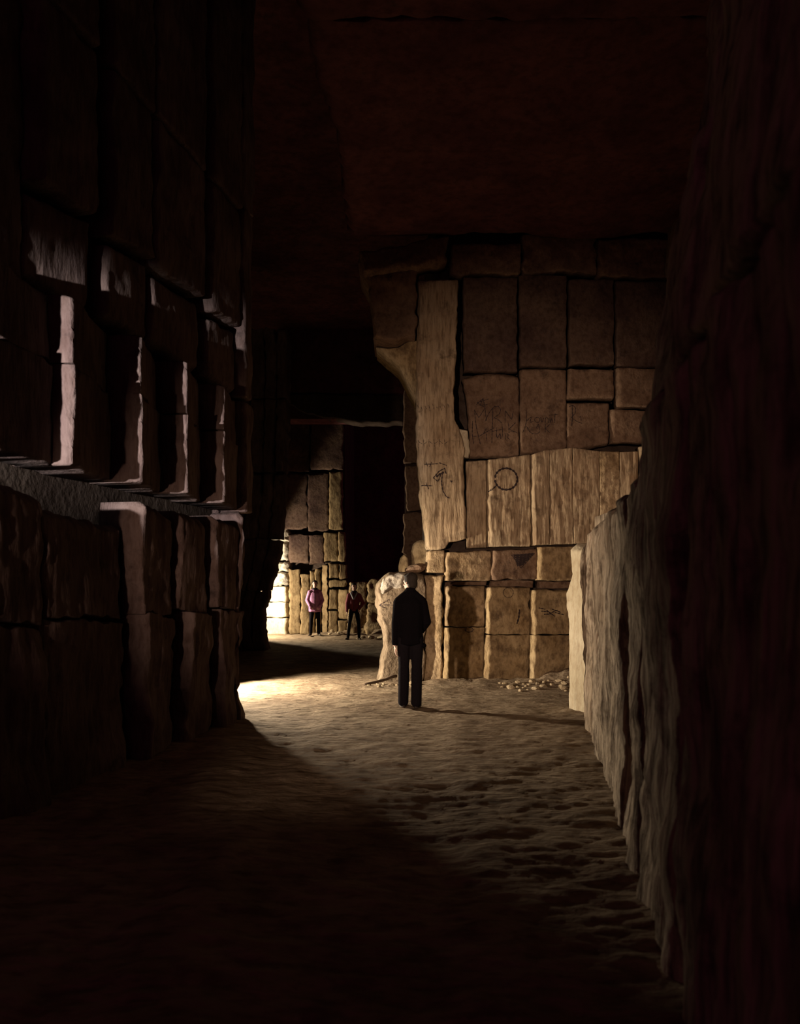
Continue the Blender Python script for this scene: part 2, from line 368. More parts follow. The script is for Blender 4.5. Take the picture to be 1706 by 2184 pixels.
# third course: tooled panels with a rising top edge
def ty(x): return 984 - (x - 990) * .055 - 16 * math.exp(-((x - 1200) / 70) ** 2)
c3 = [(994, 1036.5, .02, -.01, 'tooled'), (1037, 1129.5, .09, .05, 'tooled'), (1130, 1169, .13, .10, 'tooled'), (1170, 1218, .10, .10, 'tooled'), (1219, 1275, .10, .09, 'tooled'), (1276, 1318, .10, .09, 'worn'), (1319, 1357, .09, .09, 'tooled')]
for k, (x0, x1, dl, dr, m) in enumerate(c3):
    big = x0 in (1037, 1130)
    o = cb([(x0, ty(x0)), (x0 + 1.5, 1170 - (x0 - 990) * .04)], [(x1, ty(x1)), (x1 + 1.5, 1170 - (x1 - 990) * .04)], m,
       dl=dl, dr=dr, rough=.012, stria=.008, sfreq=24, ch=(.055 if big else .005, .004, .012, .012), cd=(.15 if big else .008, .006, .02, .03), res=.02, wob=.010 if big else .005)
    surf['c3_%d' % k] = block.last
# narrow return in the corner at the right
cb([(1361, 955), (1361, 1150)], [(1386, 950), (1384, 1150)], 'tooled', dl=.22, dr=.34, rough=.03, wob=.03)
cb([(1388, 884), (1386, 948)], [(1424, 884), (1424, 948)], 'shade_dark', dl=.1, dr=.0)
# fourth course
for (x0, x1, yt, yb, dl, dr, m) in ((909, 947, 1176, 1222, .05, .06, 'worn'), (948.5, 1046, 1178, 1238, .12, .03, 'worn'), (1047, 1145, 1174, 1236, .10, .01, 'shade_dark'), (1146, 1233, 1168, 1238, .13, .03, 'gold')):
    cb([(x0, yt), (x0 - 2, yb)], [(x1, yt - 3), (x1 + 1, yb)], m, dl=dl, dr=dr, rough=.014, ch=(.05, .005, .012, .012), cd=(.14, .01, .03, .03), res=.025, wob=.012)
    surf['c4_%d' % int(x0)] = block.last
for (x0, x1, y0, y1) in ((950, 1040, 1240, 1246), (1046, 1140, 1238, 1250), (1150, 1232, 1240, 1252)):
    cb([(x0, y0), (x0, y1 + 3)], [(x1, y0), (x1, y1 + 3)], 'shade_dark', dl=-.06, dr=-.1, rough=.03)
# fifth course down to the ground
surf['c5a'] = (cb([(906, 1226), (905, 1300), (906, 1380), (900, 1474)], [(947, 1224), (942, 1262), (945, 1300), (944, 1380), (940, 1474)], 'worn',
   dl=-.05, dr=.05, rough=.014, stria=.004, sfreq=14, ch=(.03, .02, .03, .02), cd=(.03, .02, .06, .02), res=.024, wob=.02), block.last)[1]
for (xl, xr, yt, ybase, dl, dr) in ((948, 1034.5, 1250, 1476, .15, -.05), (1035, 1130.5, 1252, 1480, .17, -.04), (1131, 1226, 1258, 1478, .19, -.04)):
    ym = 1352 if xl != 948 else 1336
    for (ya, yb, off) in ((yt, ym, 0), (ym + 2, ybase, .012)):
        cb([(xl + (1 if ya == yt else -1), ya), (xl - (1 if ya == yt else 5), yb)], [(xr, ya), (xr - (1 if ya == yt else 5), yb)], 'gold' if xl > 948 or ya > yt else 'worn',
           dl=dl + off, dr=dr + off, rough=.014, ch=(.055, .004, .03 if ya == yt else .006, .006), cd=(.16, .01, .06 if ya == yt else .008, .008), res=.024, wob=.012)
        surf['c5_%d_%d' % (xl, ya)] = block.last
# wall foot continuing behind the ledge
cb([(1240, 1150), (1240, 1475)], [(1420, 1140), (1420, 1475)], 'worn', dl=.02, dr=.0, rough=.03)
# buttress growing left out of the wall foot
surf['knob'] = (cb([(812, 1232), (799, 1246), (795, 1262), (802, 1300), (806, 1325), (816, 1345), (818, 1380), (811, 1400), (806, 1430), (796, 1466)],
   [(905, 1214), (906, 1290), (905, 1400), (903, 1474)], 'butt', Tp=[(812, 1232), (830, 1222), (852, 1218), (880, 1220), (905, 1226)],
   dl=.04, dr=.03, rough=.03, freq=2.5, ch=(.09, .01, .12, .02), cd=(.34, .01, .12, .02), res=.022, wob=.02, thick=1.0), block.last)[1]
cb([(815, 1236), (806, 1256), (812, 1272)], [(868, 1222), (862, 1262)], 'scarred', Tp=[(815, 1236), (838, 1224), (868, 1222)], Bp=[(812, 1272), (838, 1258), (862, 1262)],
   dl=.06, dr=.08, rough=.03, freq=5, ch=(.05, .05, .05, .05), cd=(.08, .06, .06, .06), res=.018, wob=.04, thick=.25)

# charcoal strokes, laid on the carved faces
def bvh_of(keys):
    V, Fc, off = [], [], 0
    for k in keys:
        v, f = surf[k]; V += [tuple(p) for p in v]; Fc += [[i + off for i in q] for q in f]; off += len(v)
    return BVHTree.FromPolygons(V, Fc)
def strokes(name, keys, lines, width, parent, label=None):
    tree = bvh_of(keys); V, Fc = [], []
    for ln in lines:
        wd = width
        if isinstance(ln[0], (int, float)): wd = ln[0]; ln = ln[1]
        P = poly_at(ln, max(2, int(sum(math.dist(ln[i], ln[i + 1]) for i in range(len(ln) - 1)) / 2.2) + 2))
        prev = None
        for i in range(len(P)):
            t = P[min(i + 1, len(P) - 1)] - P[max(i - 1, 0)]; t = t / (np.linalg.norm(t) + 1e-9); n = np.array([-t[1], t[0]])
            wv = wd * (.8 + .35 * math.sin(i * 1.7 + P[0][0]))
            row = []
            for sg in (-1, 1):
                q = P[i] + n * sg * wv / 2
                u, v = CW.px(q[0], q[1])
                hit = tree.ray_cast(Vector((u, 12.2, v)), Vector((0, 1, 0)), 2.2)
                if hit[0] is None: row = None; break
                row.append((hit[0].x, hit[0].y - .006, hit[0].z))
            if row is None: prev = None; continue
            base = len(V); V += row
            if prev is not None and abs(V[base][1] - V[prev][1]) < .12: Fc.append([prev, prev + 1, base + 1, base])
            prev = base
    return link_mesh(name, V, Fc, M['char'], parent, smooth=False) if Fc else None
def z3(pts): return [(960 + x / 4.265, 820 + y / 4.265) for x, y in pts]
def arc(cx, cy, r, a0, a1, n=14, ry=None):
    ry = ry or r
    return [(cx + r * math.cos(math.radians(a0 + (a1 - a0) * i / n)), cy + ry * math.sin(math.radians(a0 + (a1 - a0) * i / n))) for i in range(n + 1)]
W1 = [
    z3([(235, 185), (300, 125), (318, 210), (245, 165), (350, 130)]), z3([(300, 125), (270, 190), (340, 180)]),
    z3([(222, 230), (230, 320), (240, 400)]), z3([(222, 235), (262, 300), (318, 212), (330, 330)]),
    z3([(318, 335), (352, 260), (385, 215)]), (1.7, z3([(388, 215), (386, 330), (382, 430), (380, 530)])),
    (1.6, z3([(372, 235), (400, 200), (440, 198), (462, 228), (448, 268), (400, 300)])), z3([(400, 300), (440, 320), (470, 350)]),
    z3([(500, 345), (502, 235), (560, 320), (574, 240)]),
    z3([(205, 330), (200, 450), (215, 540)]), z3([(232, 340), (250, 440), (276, 545)]), z3([(265, 470), (330, 430), (402, 392)]),
    z3([(330, 400), (300, 450)]), z3([(420, 480), (425, 390)]), z3([(385, 425), (480, 405)]), z3([(472, 360), (480, 480)]),
    z3([(532, 350), (536, 440)]), z3([(596, 345), (535, 405), (612, 440)]), z3([(550, 425), (600, 430)]),
    z3([(200, 470), (240, 470)]), z3([(330, 450), (335, 510)]), z3([(420, 440), (430, 490), (455, 440), (462, 495)]), z3([(500, 440), (505, 500)]), z3([(515, 445), (540, 460), (512, 475), (545, 500)]),
]
W2 = [
    z3([(688, 235), (692, 330), (676, 400), (655, 445)]), z3([(690, 340), (712, 315), (735, 300), (722, 350), (752, 340)]),
    z3(arc(790, 325, 24, 0, 360)), z3([(820, 300), (830, 350), (850, 305)]), z3([(862, 350), (868, 300), (890, 310), (892, 352)]), z3([(905, 300), (908, 350), (925, 305), (930, 348)]),
    z3([(955, 262), (948, 350)]), z3([(900, 282), (985, 268)]),
    (1.6, z3([(690, 380), (715, 425), (745, 450), (790, 452), (815, 430)])), z3([(780, 400), (800, 360), (812, 420)]),
    z3([(866, 362), (862, 440)]), z3([(905, 362), (866, 405), (905, 440)]),
]
W3 = [(1.9, z3([(1106, 188), (1110, 290), (1104, 382)])), (1.6, z3([(1078, 205), (1110, 192), (1138, 215), (1135, 262), (1100, 305)])), z3([(1108, 310), (1150, 338), (1198, 356)]),
      z3([(1170, 300), (1185, 290), (1190, 330)])]
strokes('charcoal_writing', ['c2a'], W1, 1.5, cw); strokes('charcoal_writing', ['c2b'], W2, 1.5, cw); strokes('charcoal_writing', ['c2c'], W3, 1.5, cw)
strokes('charcoal_circle', ['c3_1'], [(4.6, arc(1078, 1023, 24, -175, 175, 30, 23)), (3.4, [(1058, 1036), (1050, 1044), (1041, 1049)])], 4, cw)
strokes('charcoal_sign', ['rib'], [(2.6, [(924, 1020), (936, 1006), (948, 1000), (951, 1012)]), (4.5, [(930, 1018), (938, 1012), (946, 1008)]), (2.2, [(924, 1020), (934, 1028), (940, 1012)]),
    (2.6, [(943, 1010), (941, 1030), (944, 1048), (951, 1060), (958, 1064)]), (3.0, [(960, 1026), (963, 1030)]),
    [(898, 1036), (922, 1037)], [(908, 1030), (914, 1044)], [(904, 991), (934, 990)], [(908, 986), (912, 996)], [(920, 986), (916, 997)], [(936, 988), (952, 994)]], 2.0, cw)
strokes('charcoal_writing', ['rib'], [[(892 + 11 * i, 938), (893 + 11 * i, 954)] for i in range(6)] + [[(893 + 11 * i, 942 + (i % 2) * 6), (900 + 11 * i, 948 - (i % 2) * 5)] for i in range(6)] +
    [[(890 + 8 * i, 862 + (i * 7) % 9), (893 + 8 * i, 872 + (i * 5) % 8)] for i in range(9)], .9, cw)
strokes('charcoal_triangle', ['c4_1047'], [(1.6, [(1090, 1184), (1140, 1180), (1110, 1212), (1090, 1184)])] + [(5.4, [(1094 + 1.5 * k, 1186 + 4 * k), (1136 - 4 * k, 1183 + 4 * k)]) for k in range(6)], 2, cw)
strokes('charcoal_arrow', ['knob'], [(1.7, [(808, 1291), (826, 1290), (847, 1291)]), (1.7, [(822, 1283), (808, 1291), (822, 1297)]), (1.4, [(824, 1283), (829, 1277), (833, 1288)])], 1.6, cw)
strokes('charcoal_smudge', ['c5_1035_1252'], [(4, [(1108, 1300), (1106, 1318), (1102, 1330)]), (1.2, arc(1083, 1264, 11, 0, 360))], 2, cw)
strokes('charcoal_sign', ['c5_948_1338'], [(2.0, arc(1000, 1343, 9, 0, 360, 16, 5))], 2, cw)
strokes('charcoal_smudge', ['c5_1131_1258'], [(2.4, [(1145 + 6 * k, 1296 + (k * 7) % 16), (1160 + 7 * k, 1299 + (k * 5) % 18)]) for k in range(7)], 2, cw)

# ------------------------------------------------------------------ left wall
LO, LU = (-2.77, 5.73, 0), (.2155, .9765, 0)
LWp = Plane((LO[0], LO[1], 0), LU)
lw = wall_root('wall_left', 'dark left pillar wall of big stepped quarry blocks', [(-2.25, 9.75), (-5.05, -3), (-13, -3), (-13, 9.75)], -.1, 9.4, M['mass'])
def lu(x): return LWp.px(x, 1254)[0]
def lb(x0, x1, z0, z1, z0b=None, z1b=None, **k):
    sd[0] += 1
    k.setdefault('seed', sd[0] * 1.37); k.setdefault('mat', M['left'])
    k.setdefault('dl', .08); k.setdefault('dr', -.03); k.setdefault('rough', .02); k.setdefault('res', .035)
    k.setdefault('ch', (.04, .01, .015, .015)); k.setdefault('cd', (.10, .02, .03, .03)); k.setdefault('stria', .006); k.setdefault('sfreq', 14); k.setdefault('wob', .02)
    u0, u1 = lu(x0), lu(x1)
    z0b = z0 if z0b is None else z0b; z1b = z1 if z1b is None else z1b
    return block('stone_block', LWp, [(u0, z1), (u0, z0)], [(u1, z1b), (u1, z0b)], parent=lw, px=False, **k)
# course of stepped blocks whose near edges catch the entrance lamp and the added edge light
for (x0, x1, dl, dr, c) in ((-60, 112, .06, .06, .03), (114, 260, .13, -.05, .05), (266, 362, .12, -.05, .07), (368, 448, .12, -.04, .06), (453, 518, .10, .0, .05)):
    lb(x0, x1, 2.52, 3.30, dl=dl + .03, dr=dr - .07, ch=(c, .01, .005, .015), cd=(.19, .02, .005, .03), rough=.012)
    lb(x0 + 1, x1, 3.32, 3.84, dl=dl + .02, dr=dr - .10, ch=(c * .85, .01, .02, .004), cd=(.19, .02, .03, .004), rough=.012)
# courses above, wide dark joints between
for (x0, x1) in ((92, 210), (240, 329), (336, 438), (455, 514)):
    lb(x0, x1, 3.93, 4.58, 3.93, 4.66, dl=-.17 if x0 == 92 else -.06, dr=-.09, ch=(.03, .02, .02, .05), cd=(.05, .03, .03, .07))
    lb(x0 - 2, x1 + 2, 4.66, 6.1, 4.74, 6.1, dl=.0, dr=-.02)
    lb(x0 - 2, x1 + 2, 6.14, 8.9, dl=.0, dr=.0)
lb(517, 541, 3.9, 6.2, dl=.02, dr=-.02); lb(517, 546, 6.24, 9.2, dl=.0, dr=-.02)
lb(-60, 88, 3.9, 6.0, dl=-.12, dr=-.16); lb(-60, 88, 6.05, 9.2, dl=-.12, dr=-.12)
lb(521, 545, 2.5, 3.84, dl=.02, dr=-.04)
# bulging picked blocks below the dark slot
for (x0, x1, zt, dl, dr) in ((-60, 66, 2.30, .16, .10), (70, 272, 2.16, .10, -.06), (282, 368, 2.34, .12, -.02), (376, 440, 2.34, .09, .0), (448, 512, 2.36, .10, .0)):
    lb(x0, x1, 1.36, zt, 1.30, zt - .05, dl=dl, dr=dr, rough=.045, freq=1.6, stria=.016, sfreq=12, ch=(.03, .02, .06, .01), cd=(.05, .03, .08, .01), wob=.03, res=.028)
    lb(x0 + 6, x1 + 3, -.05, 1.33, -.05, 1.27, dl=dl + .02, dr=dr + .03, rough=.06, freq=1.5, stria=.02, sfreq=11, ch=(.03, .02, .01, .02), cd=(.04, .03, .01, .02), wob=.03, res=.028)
# corner of the pillar
sd[0] += 1
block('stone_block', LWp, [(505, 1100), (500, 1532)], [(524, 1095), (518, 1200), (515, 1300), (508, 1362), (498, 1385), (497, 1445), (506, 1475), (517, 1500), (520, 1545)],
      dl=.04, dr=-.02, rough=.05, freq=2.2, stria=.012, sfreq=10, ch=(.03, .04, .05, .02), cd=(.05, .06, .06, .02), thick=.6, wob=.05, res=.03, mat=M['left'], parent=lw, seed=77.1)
LEnd = Plane((-2.1, 9.95, 0), (-1, .02, 0))
for (a, b) in ((.12, 1.6), (1.64, 3.4), (3.44, 6)):
    for (c0, c1) in ((0, 1.9), (1.94, 4.0), (4.04, 9.2)):
        sd[0] += 1
        block('stone_block', LEnd, [(a, c1), (a, c0)], [(b, c1), (b, c0)], rough=.03, res=.12, px=False, mat=M['left'], parent=lw, seed=sd[0])

# ------------------------------------------------------------------ right wall
RWp = Plane((2.3, 10.0, 0), (-.172, -.985, 0))
rw = wall_root('wall_right', 'ribbed right wall and its low lit ledge running toward the viewer', [(2.66, 9.8), (4.6, 9.8), (4.6, -3), (.5, -3)], -.1, 2.0)
if (RWp.N[0] > 0): RWp.N = -RWp.N
def ru(D): return (10.0 - D) / .985
def rb(D0, D1, z0, z1, z1b=None, **k):
    sd[0] += 1
    k.setdefault('seed', sd[0] * 1.91); k.setdefault('mat', M['side']); k.setdefault('dl', 0.); k.setdefault('dr', 0.); k.setdefault('rough', .04)
    k.setdefault('freq', 2.2); k.setdefault('stria', .026); k.setdefault('sfreq', 9); k.setdefault('res', .03); k.setdefault('wob', .03)
    k.setdefault('ch', (.04, .03, .05, .03)); k.setdefault('cd', (.06, .05, .07, .03))
    z1b = z1 if z1b is None else z1b
    return block(k.pop('name', 'stone_block'), RWp, [(ru(D0), z1), (ru(D0), z0)], [(ru(D1), z1b), (ru(D1), z0)], parent=rw, px=False, **k)
for (a, b, dl, dr, t0, t1) in ((9.50, 8.5, .02, .0, 2.10, 2.22), (8.47, 7.3, -.01, .02, 2.24, 2.14), (7.27, 6.1, .02, -.02, 2.18, 2.2), (6.06, 5.2, .0, .0, 2.16, 2.2),
                               (5.17, 4.3, -.03, .02, 2.18, 2.2), (4.26, 3.2, .02, .0, 2.5, 2.5), (3.16, 1.6, .0, .0, 2.5, 2.5), (1.56, -2.8, -.02, .0, 2.5, 2.5)):
    rb(a, b, -.05, t0, t1, dl=dl, dr=dr)
# upper near mass leaning back
rb(4.30, 3.3, 2.52, 3.6, dl=-.07, dr=.0, lean=-.11, stria=.025, sfreq=6)
rb(4.25, 3.3, 3.62, 5.4, dl=-.22, dr=-.2, lean=-.12)
rb(3.26, -2.8, 2.52, 5.4, dl=.0, dr=.0, lean=-.13)
rb(4.60, -2.8, 5.42, 8.0, dl=-.46, dr=-.46, lean=-.1, res=.08)
# pale slab closing the end of the ledge, beside the groove
EN = Plane((2.335, 9.93, 0), (-.30, .95, 0)); 
if EN.N[0] > 0: EN.N = -EN.N
sd[0] += 1
block('end_slab', EN, [(-.02, 2.10), (.0, 1.5), (-.03, .8), (0, -.05)], [(.42, 2.12), (.40, 1.75), (.56, 1.5), (.50, .8), (.48, -.05)], px=False, dl=.0, dr=.0, rough=.012,
      stria=.006, sfreq=16, ch=(.03, .04, .07, .02), cd=(.04, .05, .09, .02), thick=.35, wob=.025, res=.02, mat=M['pale'], parent=rw, seed=5.5)
RE = Plane((2.45, 10.3, 0), (1, 0, 0)); RE.N = -RE.N
block('stone_block', Plane((4.6, 10.3, 0), (-1, 0, 0)), [(0, 2.2), (0, 0)], [(2.1, 2.2), (2.1, 0)], px=False, rough=.03, res=.08, thick=.4, mat=M['side'], parent=rw, seed=8.8)
block('stone_block', Plane((2.5, 10.2, 2.18), (1, 0, 0), (0, -1, 0)), [(0, 0), (0, 12)], [(2.2, 0), (2.2, 12)], px=False, rough=.03, res=.15, thick=.3, mat=M['side'], parent=rw, seed=9.8)
# set-back upper wall on the right
uw = wall_root('wall_right_upper', 'unlit upper right wall set back behind the ledge', [(4.7, 13.6), (8, 13.6), (8, -3), (4.7, -3)], -.1, 9.4)
UP = Plane((4.42, 13.25, 0), (0, -1, 0))
if UP.N[0] > 0: UP.N = -UP.N
for (a, b) in ((0, 1.3), (1.33, 3.0), (3.03, 5.0), (5.03, 8.6), (8.63, 16)):
    for (c0, c1) in ((0, 2.45), (2.48, 3.85), (3.88, 5.3), (5.33, 7.6)):
        sd[0] += 1
        block('stone_block', UP, [(a, c1), (a, c0)], [(b, c1), (b, c0)], px=False, dl=.0, dr=.04 * (sd[0] % 3), rough=.03, stria=.01, sfreq=9, res=.08, mat=M['side'] if c0 < 2.4 else M['shade_dark'], parent=uw, seed=sd[0])

# ------------------------------------------------------------------ second left pillar
P2 = Plane((0, 20.0, 0), (1, 0, 0))
p2 = wall_root('wall_far_left', 'dark second pillar standing behind the left wall', [(-4.0, 20.35), (-10, 20.35), (-10, 22.4), (-4.6, 22.4)], -.1, 9.4, M['mass'])
sil = [(612, 850), (608, 1000), (600, 1112), (592, 1180), (576, 1245), (560, 1300), (557, 1330), (560, 1362), (566, 1390)]
def silx(y): return float(np.interp(y, [q[1] for q in sil], [q[0] for q in sil]))
rows = [1390, 1262, 1150, 1010, 850, 700]
for r in range(5):
    yb, yt = rows[r] - 2, rows[r + 1]
    edges = [None, -24, -48, -80, -160, -260]
    for k in range(5):
        rx = (lambda y: silx(y)) if k == 0 else (lambda y, q=edges[k]: silx(y) + q)
        lx = lambda y, q=edges[k + 1]: silx(y) + q + 1.5
        yy = np.linspace(yt, yb, 6)
        sd[0] += 1
        block('stone_block', P2, [(lx(y), y) for y in yy], [(rx(y), y) for y in yy], dl=.0 + .05 * (k % 2), dr=.03, rough=.04, freq=1.4, stria=.02, sfreq=6, wob=.04,
              ch=(.02, .03, .02, .02), cd=(.03, .05, .03, .03), thick=.7, res=.07, mat=M['left'], parent=p2, seed=sd[0] * 1.3)

# ------------------------------------------------------------------ far pillar behind the two visitors
FP = Plane((0, 27.0, 0), (1, 0, 0))
fw = wall_root('wall_far', 'golden lit far pillar wall behind the two facing visitors', [(-3.75, 27.35), (-1.9, 27.35), (-1.9, 33), (-3.75, 33)], -.1, 9.4)
def fb(x0, x1, y0, y1, m='far', **k):
    sd[0] += 1; k.setdefault('dl', .08); k.setdefault('dr', .02)
    block('stone_block', FP, [(x0, y0), (x0, y1)], [(x1, y0), (x1, y1)], rough=k.pop('rough', .03), freq=1.6, wob=.03, res=.06, ch=(.03, .012, .02, .02), cd=(.06, .02, .03, .03),
          mat=M[m], parent=fw, seed=sd[0] * 1.3, **k)
for a in ((602, 655, 1010, 1128, 'shade_darker'), (657, 700, 1010, 1132, 'shade_darker'), (702, 730, 1006, 1130, 'far'), (606, 660, 850, 1006, 'shade_darker'), (662, 732, 850, 1002, 'shade_darker'), (606, 736, 700, 846, 'shade_darker'),
          (617, 658, 1140, 1200, 'shade_darker'), (660, 690, 1142, 1202, 'shade_darker'), (692, 720, 1136, 1196, 'far'), (722, 736, 1134, 1196, 'far'),
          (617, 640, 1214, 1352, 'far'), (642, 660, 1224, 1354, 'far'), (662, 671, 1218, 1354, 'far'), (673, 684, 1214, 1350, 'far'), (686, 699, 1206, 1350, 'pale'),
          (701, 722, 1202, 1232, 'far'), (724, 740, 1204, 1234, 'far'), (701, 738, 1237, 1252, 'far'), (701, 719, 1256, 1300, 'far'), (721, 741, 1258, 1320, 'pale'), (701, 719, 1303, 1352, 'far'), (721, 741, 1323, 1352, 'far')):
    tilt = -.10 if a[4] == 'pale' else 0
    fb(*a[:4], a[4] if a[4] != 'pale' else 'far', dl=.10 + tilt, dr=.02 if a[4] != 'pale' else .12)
FL = Plane((-3.86, 26.95, 0), (-.93, .36, 0))
if FL.N[1] > 0: FL.N = -FL.N
zr = [(-.05, .55), (.57, 1.08), (1.10, 1.62), (1.66, 2.1), (2.14, 2.45), (2.5, 3.1), (3.13, 3.8)]
for i, (a, b) in enumerate(zr):
    sd[0] += 1
    block('stone_block', FL, [(.0, b), (.0, a)], [(1.9, b), (1.9, a)], px=False, dl=.02 if i < 3 else -.02 * (i % 2), dr=.0, rough=.012 if i < 3 else .06, freq=2.5, wob=.02 if i < 3 else .05,
          ch=(.04, .03, .02, .02) if i < 3 else (.08, .05, .07, .07), cd=(.05, .03, .03, .03) if i < 3 else (.12, .05, .1, .1), mat=M['pale'] if i < 3 else M['scarred'], parent=fw, seed=sd[0] * 1.1, thick=.4, res=.05)
block('stone_block', FL, [(-.1, 9.2), (-.05, 3.86)], [(1.9, 9.2), (1.9, 3.86)], px=False, rough=.05, res=.15, mat=M['shade_dark'], parent=fw, seed=3)

# sloping bank of packed rubble right of the visitors
bank = root('rubble_bank', 'sloping golden bank of packed quarry waste behind the red jacket', 'rubble bank', (-.6, 26, 0))
BK = Plane((0, 25.9, 0), (1, 0, 0), (0, .55, .83))
for (x0, x1, v0, v1, w1, m) in ((-1.70, -1.12, 0, 2.16, 2.22, 'gold'), (-1.10, -.42, 0, 1.3, 1.22, 'gold'), (-1.08, -.45, 1.33, 2.26, 2.34, 'gold'), (-.40, .5, 0, 1.18, 1.3, 'gold'), (-.42, .25, 1.24, 2.36, 2.42, 'gold'), (.28, 1.3, 1.34, 2.44, 2.5, 'gold'), (.53, 1.5, 0, 1.28, 1.25, 'gold')):
    sd[0] += 1
    block('packed_stone', BK, [(x0, v1), (x0 - .04, v0)], [(x1, w1), (x1 + .03, v0)], px=False, dl=.06, dr=-.03, rough=.05, freq=2.6, stria=0, wob=.05,
          ch=(.06, .03, .12, .03), cd=(.07, .04, .10, .03), thick=.5, res=.06, mat=M[m], parent=bank, seed=sd[0] * 1.7)
# void walls deep in the galleries
wb = wall_root('wall_back', 'unlit rock closing the deepest gallery', [(-14, 38), (9, 38), (9, 39), (-14, 39)], -.1, 9.5, M['ceil'])
rough_sheet('rock_face', Plane((-14, 37.8, 0), (1, 0, 0)), 0, 23, -.1, 9.5, .4, .15, .6, 4, M['ceil'], wb)
wl = wall_root('wall_gallery_left', 'unlit rock closing the side gallery on the left', [(-14, -3), (-13, -3), (-13, 38), (-14, 38)], -.1, 9.5, M['mass'])
li = wall_root('wall_lintel', 'hanging dark rock spanning the far gallery', [(-3.7, 24.2), (.16, 24.2), (.16, 25), (-3.7, 25)], 6.7, 9.4, M['ceil'])
LP = Plane((0, 24.0, 0), (1, 0, 0))
sd[0] += 1
block('stone_block', LP, [(600, 840), (612, 862)], [(862, 842), (858, 902)], Bp=[(612, 862), (680, 888), (760, 900), (858, 902)], rough=.03, thick=.6, res=.1, mat=M['mass'], parent=li, seed=2, wob=.04)
block('stone_block', LP, [(600, 620), (600, 836)], [(862, 620), (862, 838)], rough=.04, thick=.6, res=.12, dl=-.1, dr=-.1, mat=M['ceil'], parent=li, seed=6)
# dim pillar deep behind, seen left of the lit wall
gp = wall_root('wall_gallery_pillar', 'barely visible pillar deep behind the carved wall', [(.15, 22.8), (3, 22.8), (3, 24), (.15, 24)], -.1, 9.4)
GP = Plane((0, 22.6, 0), (1, 0, 0))
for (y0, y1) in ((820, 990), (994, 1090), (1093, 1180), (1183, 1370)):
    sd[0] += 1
    block('stone_block', GP, [(862, y0), (860 + 6 * math.sin(y0), y1)], [(960, y0), (960, y1)], rough=.04, res=.1, mat=M['shade_dark'], parent=gp, seed=sd[0], wob=.05)

# ------------------------------------------------------------------ upright stones behind the buttress
def upright(label, x0, x1, ytop, D, seed):
    pl = Plane((0, D, 0), (1, 0, 0))
    a, b = pl.px(x0, ytop), pl.px(x1, ytop)
    o = block('upright_stone', pl, [(a[0] + .03, a[1] - .06), (a[0], a[1] - .2), (a[0], 0)], [(b[0] - .02, b[1] - .04), (b[0], b[1] - .2), (b[0], 0)],
              Tp=[(a[0] + .03, a[1] - .06), (a[0] + .1, a[1]), (b[0] - .1, b[1] + .02), (b[0] - .02, b[1] - .04)], px=False, dl=.0, dr=.1, rough=.02, stria=.008, sfreq=14, thick=.4,
              ch=(.05, .05, .05, .02), cd=(.07, .05, .06, .02), res=.03, mat=M['gold'], seed=seed)
    return tag(o, label, 'stone')
upright('taller golden upright stone against the pillar edge above the buttress', 877, 914, 1153, 14.75, 3.3)
upright('shorter golden upright stone standing left of the taller one', 850, 872, 1183, 14.7, 9.1)

def rock_mesh(seed, sub=2):
    bm = bmesh.new(); bmesh.ops.create_icosphere(bm, subdivisions=sub, radius=1)
    P = np.array([v.co[:] for v in bm.verts])
    r = 1 + .28 * fbm(P[:, 0] * 1.2 + seed, P[:, 1] * 1.2, P[:, 2] * 1.2, 61, 3)
    P = P * r[:, None]; rng = np.random.RandomState(int(seed * 10) % 9999)
    for _ in range(7):
        n = rng.normal(size=3); n /= np.linalg.norm(n); d = P @ n; lim = .72
        P = P - np.outer(np.clip(d - lim, 0, None), n)
    for v, p in zip(bm.verts, P): v.co = p
    me = bpy.data.meshes.new('rock'); bm.to_mesh(me); bm.free()
    return me
rocks = []
for k in range(6):
    me = rock_mesh(k * 3.7 + 1); me.materials.append(M['rubble']); me.name = 'rubble_stone'; rocks.append(me)
def scatter(n, fn, group, label, smin, smax, seed):
    rng = random.Random(seed); placed = []
    for k in range(n * 12):
        if len(placed) >= n: break
        x, y = fn(rng); s = rng.uniform(smin, smax) * (1 if rng.random() < .8 else 1.5)
        if any(math.hypot(x - a, y - b) < (s + c) * 1.3 for a, b, c in placed): continue
        placed.append((x, y, s))
        o = bpy.data.objects.new('rubble_stone', rocks[rng.randrange(6)]); COL.objects.link(o)
        sc = (s, s * rng.uniform(.7, 1.2), s * rng.uniform(.45, .75)); o.scale = sc
        o.rotation_euler = (0, 0, rng.uniform(0, 6.28))
        o.location = (x, y, float(floor_h(x, y)) + sc[2] * .45)
        tag(o, label, 'stone', group)
scatter(34, lambda r: (r.uniform(1.6, 2.95), 13.0 - abs(r.gauss(0, .3)) - .03), 'chunks at the foot of the carved wall', 'small marl chunk lying at the foot of the carved wall', .03, .075, 1)
scatter(26, lambda r: (r.uniform(-1.3, -.2), r.uniform(24.5, 24.95)), 'chunks beside the red jacket visitor', 'pale marl chunk in the heap right of the red jacket', .05, .11, 2)
scatter(14, lambda r: (r.uniform(-2.35, -1.95), r.uniform(25.7, 26.6)), 'chunks between the two visitors', 'marl chunk lying between the two facing visitors', .04, .10, 3)
scatter(14, lambda r: (r.uniform(-.55, .3), 12.95 - abs(r.gauss(0, .15))), 'chunks under the buttress', 'small marl chunk lying under the buttress', .025, .06, 4)

# dark slab stone lying on the buttress
me = rock_mesh(9.3, 3); me.materials.append(M['shade_dark'])
o = bpy.data.objects.new('slab_stone', me); COL.objects.link(o); o.scale = (.20, .22, .085); o.rotation_euler = (0, math.radians(-16), .2)
o.location = (.27, 13.45, 1.90); tag(o, 'dark flat stone resting on top of the buttress', 'stone')

